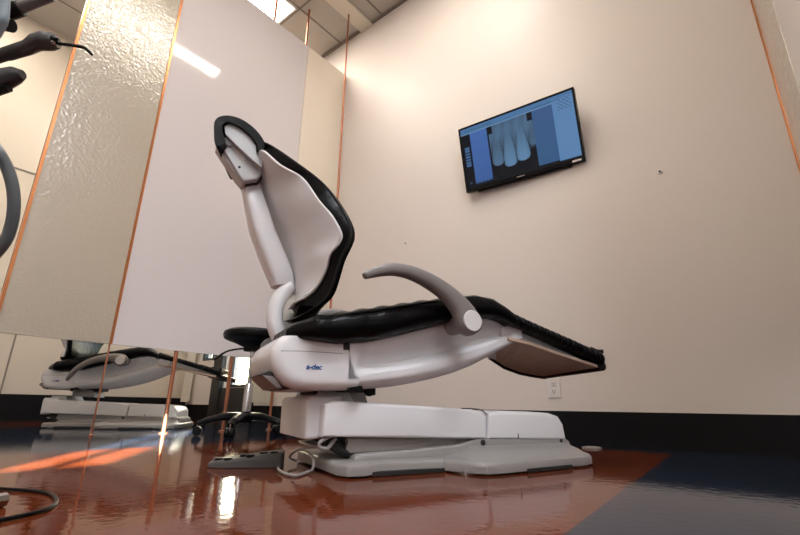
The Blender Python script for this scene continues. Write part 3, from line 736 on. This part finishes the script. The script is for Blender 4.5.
# ------------------------------------------------------------------ second chair, beyond the partition
c2 = copy_tree(CH)
ang = -.30; c_, s_ = math.cos(ang), math.sin(ang)
c2.location = (-3.94, 1.455, 0); c2.rotation_euler = (0, 0, CH.rotation_euler.z + ang)
c2['label'] = 'second white dental chair with black upholstery, seen under the partition at the left'
UPPER = set('hip_housing logo seat_shell shell_joint joint_gap joint_stop seat_cushion seat_piping legrest_cushion toe_cover pleats legrest_underside underside_rim toe_rim legrest_frame slide_cover armrest back_shell shell_rim back_cushion back_piping spine_cover back_yoke yoke_plate headrest_cushion headrest_plate headrest_bracket bracket_foot upper_pivot upper_link pivot_bolt'.split())
for ch in c2.children:
    if ch.name.split('.')[0] in UPPER: ch.location = Vector(ch.location) + Vector((.11, 0, .045))
    if ch.name.startswith('armrest') and ch.location.y < 0: ch.rotation_euler = (0, -math.radians(40), 0)

# ------------------------------------------------------------------ foot control and its cord
fa = on(205, 469, 2, 0); fb = on(283, 468, 2, 0); 
ctr_ = (fa + fb) / 2; dirx = (fb - fa).normalized(); hl = (fb - fa).length / 2
fc = empty('foot_control', (ctr_.x, ctr_.y, 0), math.atan2(dirx.y, dirx.x)); tag(fc, 'dark grey wedge shaped foot control on the orange floor behind the chair base', 'foot control')
D = .15
def fr(x, h, y0, y1): return [(x, y0, .0), (x, y1, .0), (x, y1 - .004, h * .8), (x, y1 - .012, h), (x, y0 + .012, h), (x, y0 + .004, h * .8)]
link('body', loft([fr(-hl, .012, .03, D - .02), fr(-hl + .02, .018, .012, D - .01), fr(-hl + .05, .022, 0, D), fr(0, .029, 0, D), fr(hl - .01, .042, 0, D), fr(hl, .040, .006, D - .006)]), 'ctrl', fc, bev=.003)
for (x, y) in ((-.085, .05), (-.055, .022), (-.01, .055), (.012, .022), (.05, .06), (.085, .03)):
    z = .029 + (x) * .10 - (.002 if x < -.05 else 0)
    x2 = x * hl / .115
    link('button', lathe([(.013, z - .006), (.014, z + .004), (.010, z + .007)], 14, c=(x2, y, 0)), 'black', fc)
def wl(u, w, z): return U * u + W * w + Vector((0, 0, z))
pts = [on(x, y, 2, 0) + Vector((0, 0, .0045)) for x, y in [(283, 464), (278, 470), (284, 475), (296, 477.5), (307, 474)]]
pts += [wl(.40, 1.30, .012), wl(.408, 1.33, .036), wl(.405, 1.40, .052), wl(.395, 1.47, .046), wl(.39, 1.52, .022), wl(.41, 1.50, .012)]
fm = Matrix.Translation(fc.location) @ Matrix.Rotation(fc.rotation_euler.z, 4, 'Z'); fi = fm.inverted()
link('cord', tube([fi @ p for p in smooth_path(pts, 6)], .004, 8), 'cord', fc)
o = link('drain_hose', tube(smooth_path([wl(.43, 1.27, .10), wl(.41, 1.262, .085), wl(.415, 1.262, .07), wl(.44, 1.27, .072), wl(.455, 1.29, .09)], 5), .0055, 8), 'cord', CH) if False else None
hz = link('hanging_hose', tube(smooth_path([L(.44, 1.27, .10), L(.405, 1.255, .088), L(.40, 1.255, .074), L(.425, 1.262, .068), L(.455, 1.28, .092)], 5), .005, 8), 'cord', CH)
# small disc foot by the far end of the base
fcp = on(592, 448.5, 2, 0); o = link('floor_plate', lathe([(.045, 0), (.045, .006), (.03, .009), (.01, .010)], 24), 'cgrey'); o.location = fcp; tag(o, 'small pale round plate on the floor just behind the foot end of the chair base', 'floor plate')
link('cover_seam', tube(smooth_path([L(q[0], WN + .004, q[1]) for q in pp([(462, 408.3), (475, 408.8), (483, 410.5), (488, 415)], WN)], 4), .0016, 6), 'dark', CH)
# ------------------------------------------------------------------ stool
ST = empty('operator_stool', (-2.56, 1.64, 0), .3); tag(ST, 'black wheeled operator stool beside the white panel behind the dental chair', 'stool')
sz = .575
sh = .565
link('seat', lathe([(.10, sh), (.16, sh + .004), (.185, sh + .016), (.193, sh + .04), (.188, sh + .058), (.165, sh + .072), (.10, sh + .077), (.02, sh + .078)], 40), 'vinyl', ST)
link('seat_pan', lathe([(.07, sh - .03), (.11, sh - .012), (.15, sh + .002)], 24), 'black', ST)
link('mechanism', B(-.05, .05, -.035, .035, sh - .06, sh - .018), 'black', ST, smooth=False, bev=.006)
lv = empty('x', (0, 0, 0)); bpy.data.objects.remove(lv)
link('lever', tube(smooth_path([(-.03, 0, sh - .035), (-.11, -.09, sh - .06), (-.15, -.14, sh - .105), (-.165, -.155, sh - .125)], 4), [.006] * 6 + [.007] * 7, 8), 'black', ST)
link('gas_lift', lathe([(.014, .2), (.014, sh - .05)], 16), 'chrome', ST)
link('lift_sleeve', lathe([(.027, .10), (.027, .30), (.02, .31)], 20), 'chrome', ST)
link('hub', lathe([(.04, .075), (.045, .10), (.04, .13), (.03, .14)], 20), 'black', ST)
for k in range(5):
    a = 2 * PI * k / 5 + .1; c, s = math.cos(a), math.sin(a)
    pts = [(c * .02, s * .02, .11), (c * .12, s * .12, .108), (c * .22, s * .22, .085), (c * .265, s * .265, .068)]
    lg = link('base_leg', tube(smooth_path(pts, 4), [.034] * 5 + [.029] * 4 + [.021] * 4, 10, flat=((0, 0, 1), .7)), 'black', ST)
    bm = bmesh.new()
    for off in (-.014, .014):
        b2 = lathe([(.012, -.010), (.026, -.009), (.027, 0), (.026, .009), (.012, .010)], 18)
        b2.transform(Matrix.Translation((c * .262 - s * off, s * .262 + c * off, .0272)) @ Matrix.Rotation(a, 4, 'Z') @ Matrix.Rotation(PI / 2, 4, 'X'))
        me = bpy.data.meshes.new('t'); b2.to_mesh(me); bm.from_mesh(me); bpy.data.meshes.remove(me); b2.free()
    cs_ = link('castor', bm, 'black', ST)
    link('castor_stem', lathe([(.006, .03), (.006, .075)], 8, c=(c * .262, s * .262, 0)), 'chrome', cs_)

# ------------------------------------------------------------------ delivery unit at the left edge
def Q(px, py, d):
    v = ray(px, py); return CAM + v * (d / F)
DU = empty('delivery_unit', (0, 0, 0)); base = Q(-110, 300, .62); base = Vector((-.50, -.03, 0)); DU.location = (base.x, base.y, 0)
tag(DU, 'grey delivery unit with hoses and its post standing at the left edge of the picture', 'delivery unit')
off = Vector((base.x, base.y, 0))
link('post', lathe([(.02, .02), (.02, .80)], 20), 'cgrey', DU)
link('foot', lathe([(.16, 0), (.16, .012), (.05, .025)], 30), 'cgrey', DU)
def du(pts): return [Vector(p) - off for p in pts]
link('holder_bar', tube(du([Q(-130, 60, .60), Q(-60, 34, .47), Q(-5, 15, .45), Q(25, 6, .45), Q(52, -4, .45)]), [.008, .008, .0062, .0054, .005], 12), 'cgrey2', DU)
link('bar_clamp', tube(du([Q(9, 12, .45), Q(21, 8, .45)]), .0078, 14), 'black', DU)
link('bar_clamp', tube(du([Q(4, 24, .45), Q(12, 26, .45)]), .0065, 12), 'black', DU)
link('post_arm', tube(du([off + Vector((0, 0, .62)), Q(-120, 60, .60), Q(-130, 60, .60)]), .015, 12), 'cgrey2', DU)
link('hose', tube(smooth_path(du([Q(-60, 60, .5), Q(-30, 110, .45), Q(-8, 142, .42), Q(8, 170, .42), Q(14, 200, .42), Q(10, 230, .42), Q(-3, 252, .42), Q(-30, 275, .44), Q(-80, 285, .5)]), 6), .0052, 12), 'hose', DU)
link('pale_hose', tube(smooth_path(du([Q(-70, 60, .5), Q(-20, 48, .43), Q(0, 26, .42), Q(4, 8, .42), Q(4, -14, .42)]), 5), .0046, 12), 'hose2', DU)
SY = empty('air_water_syringe', Q(-20, 62, .40)); tag(SY, 'dark air and water syringe with a bent thin tip at the upper left', 'syringe')
o0 = Q(-20, 62, .40)
def sy(l): return [Vector(p) - o0 for p in l]
link('handle', tube(sy([Q(-60, 70, .44), Q(-20, 62, .40), Q(6, 54, .40), Q(7, 54, .40), Q(28, 47.5, .40), Q(36, 42.5, .40), Q(44, 41, .40), Q(52, 42, .40), Q(57.5, 43.5, .40)]), [.0055, .0056, .0056, .0060, .0063, .0074, .0083, .0076, .0050], 20), 'dgrey', SY)
link('collar', tube(sy([Q(53, 42.5, .398), Q(59, 43.8, .398)]), .0036, 16), 'chrome', SY)
link('button', tube(sy([Q(52, 37.5, .392), Q(56, 40, .392)]), .0022, 10), 'black', SY)
link('tip', tube(smooth_path(sy([Q(57, 43.5, .398), Q(70, 45, .398), Q(83, 47.3, .398), Q(88, 50.5, .398), Q(92, 54.5, .398)]), 4), .0014, 10), 'black', SY)
link('hose', tube(smooth_path(sy([Q(-60, 70, .44), Q(-80, 76, .46), Q(-100, 110, .52)]), 4), .005, 10), 'hose', SY)
o0 = Q(-20, 88, .40)
HP = empty('suction_handpiece', o0); tag(HP, 'short black suction handpiece below the syringe at the upper left', 'handpiece')
link('body', tube(sy([Q(-70, 100, .45), Q(-20, 88, .40), Q(2, 80, .40), Q(16, 75, .40), Q(23, 74.5, .40)]), [.009, .0095, .0095, .0075, .0040], 14), 'dgrey', HP)
link('valve', tube(sy([Q(-4, 92, .395), Q(9, 87.5, .395)]), .0040, 10), 'black', HP)
link('hose', tube(smooth_path(sy([Q(-70, 100, .45), Q(-90, 110, .48), Q(-105, 150, .55)]), 4), .007, 10), 'hose', HP)
# black cord on the floor with a metal end
pts = [on(x, y, 2, 0) + Vector((0, 0, .0038)) for x, y in ((-70, 478), (-30, 486), (0, 490.5), (30, 492.5), (50, 496), (56, 503), (48, 511), (25, 517.5), (0, 523), (-30, 532), (-70, 548))]
cd = empty('floor_cable', pts[3]); tag(cd, 'black cable curving on the orange floor at the lower left corner', 'cable')
link('cable', tube([p - pts[3] for p in smooth_path(pts, 6)], .0036, 10), 'black', cd)
a = on(-25, 512, 2, 0) + Vector((0, 0, .012)); b = on(3, 507, 2, 0) + Vector((0, 0, .012))
mc = empty('metal_coupling', a); tag(mc, 'shiny metal hose coupling on the floor at the lower left, inside the cable loop', 'coupling')
link('nut', tube([Vector((0, 0, 0)), b - a], .012, 8), 'chrome', mc, smooth=False); link('collar', tube([(b - a) * .3, (b - a) * .5], .0135, 16), 'chrome', mc)

SC.view_settings.view_transform = 'Standard'; SC.view_settings.look = 'None'; SC.view_settings.gamma = 1; SC.view_settings.exposure = .25
try: SC.view_settings.use_curve_mapping = False
except Exception: pass
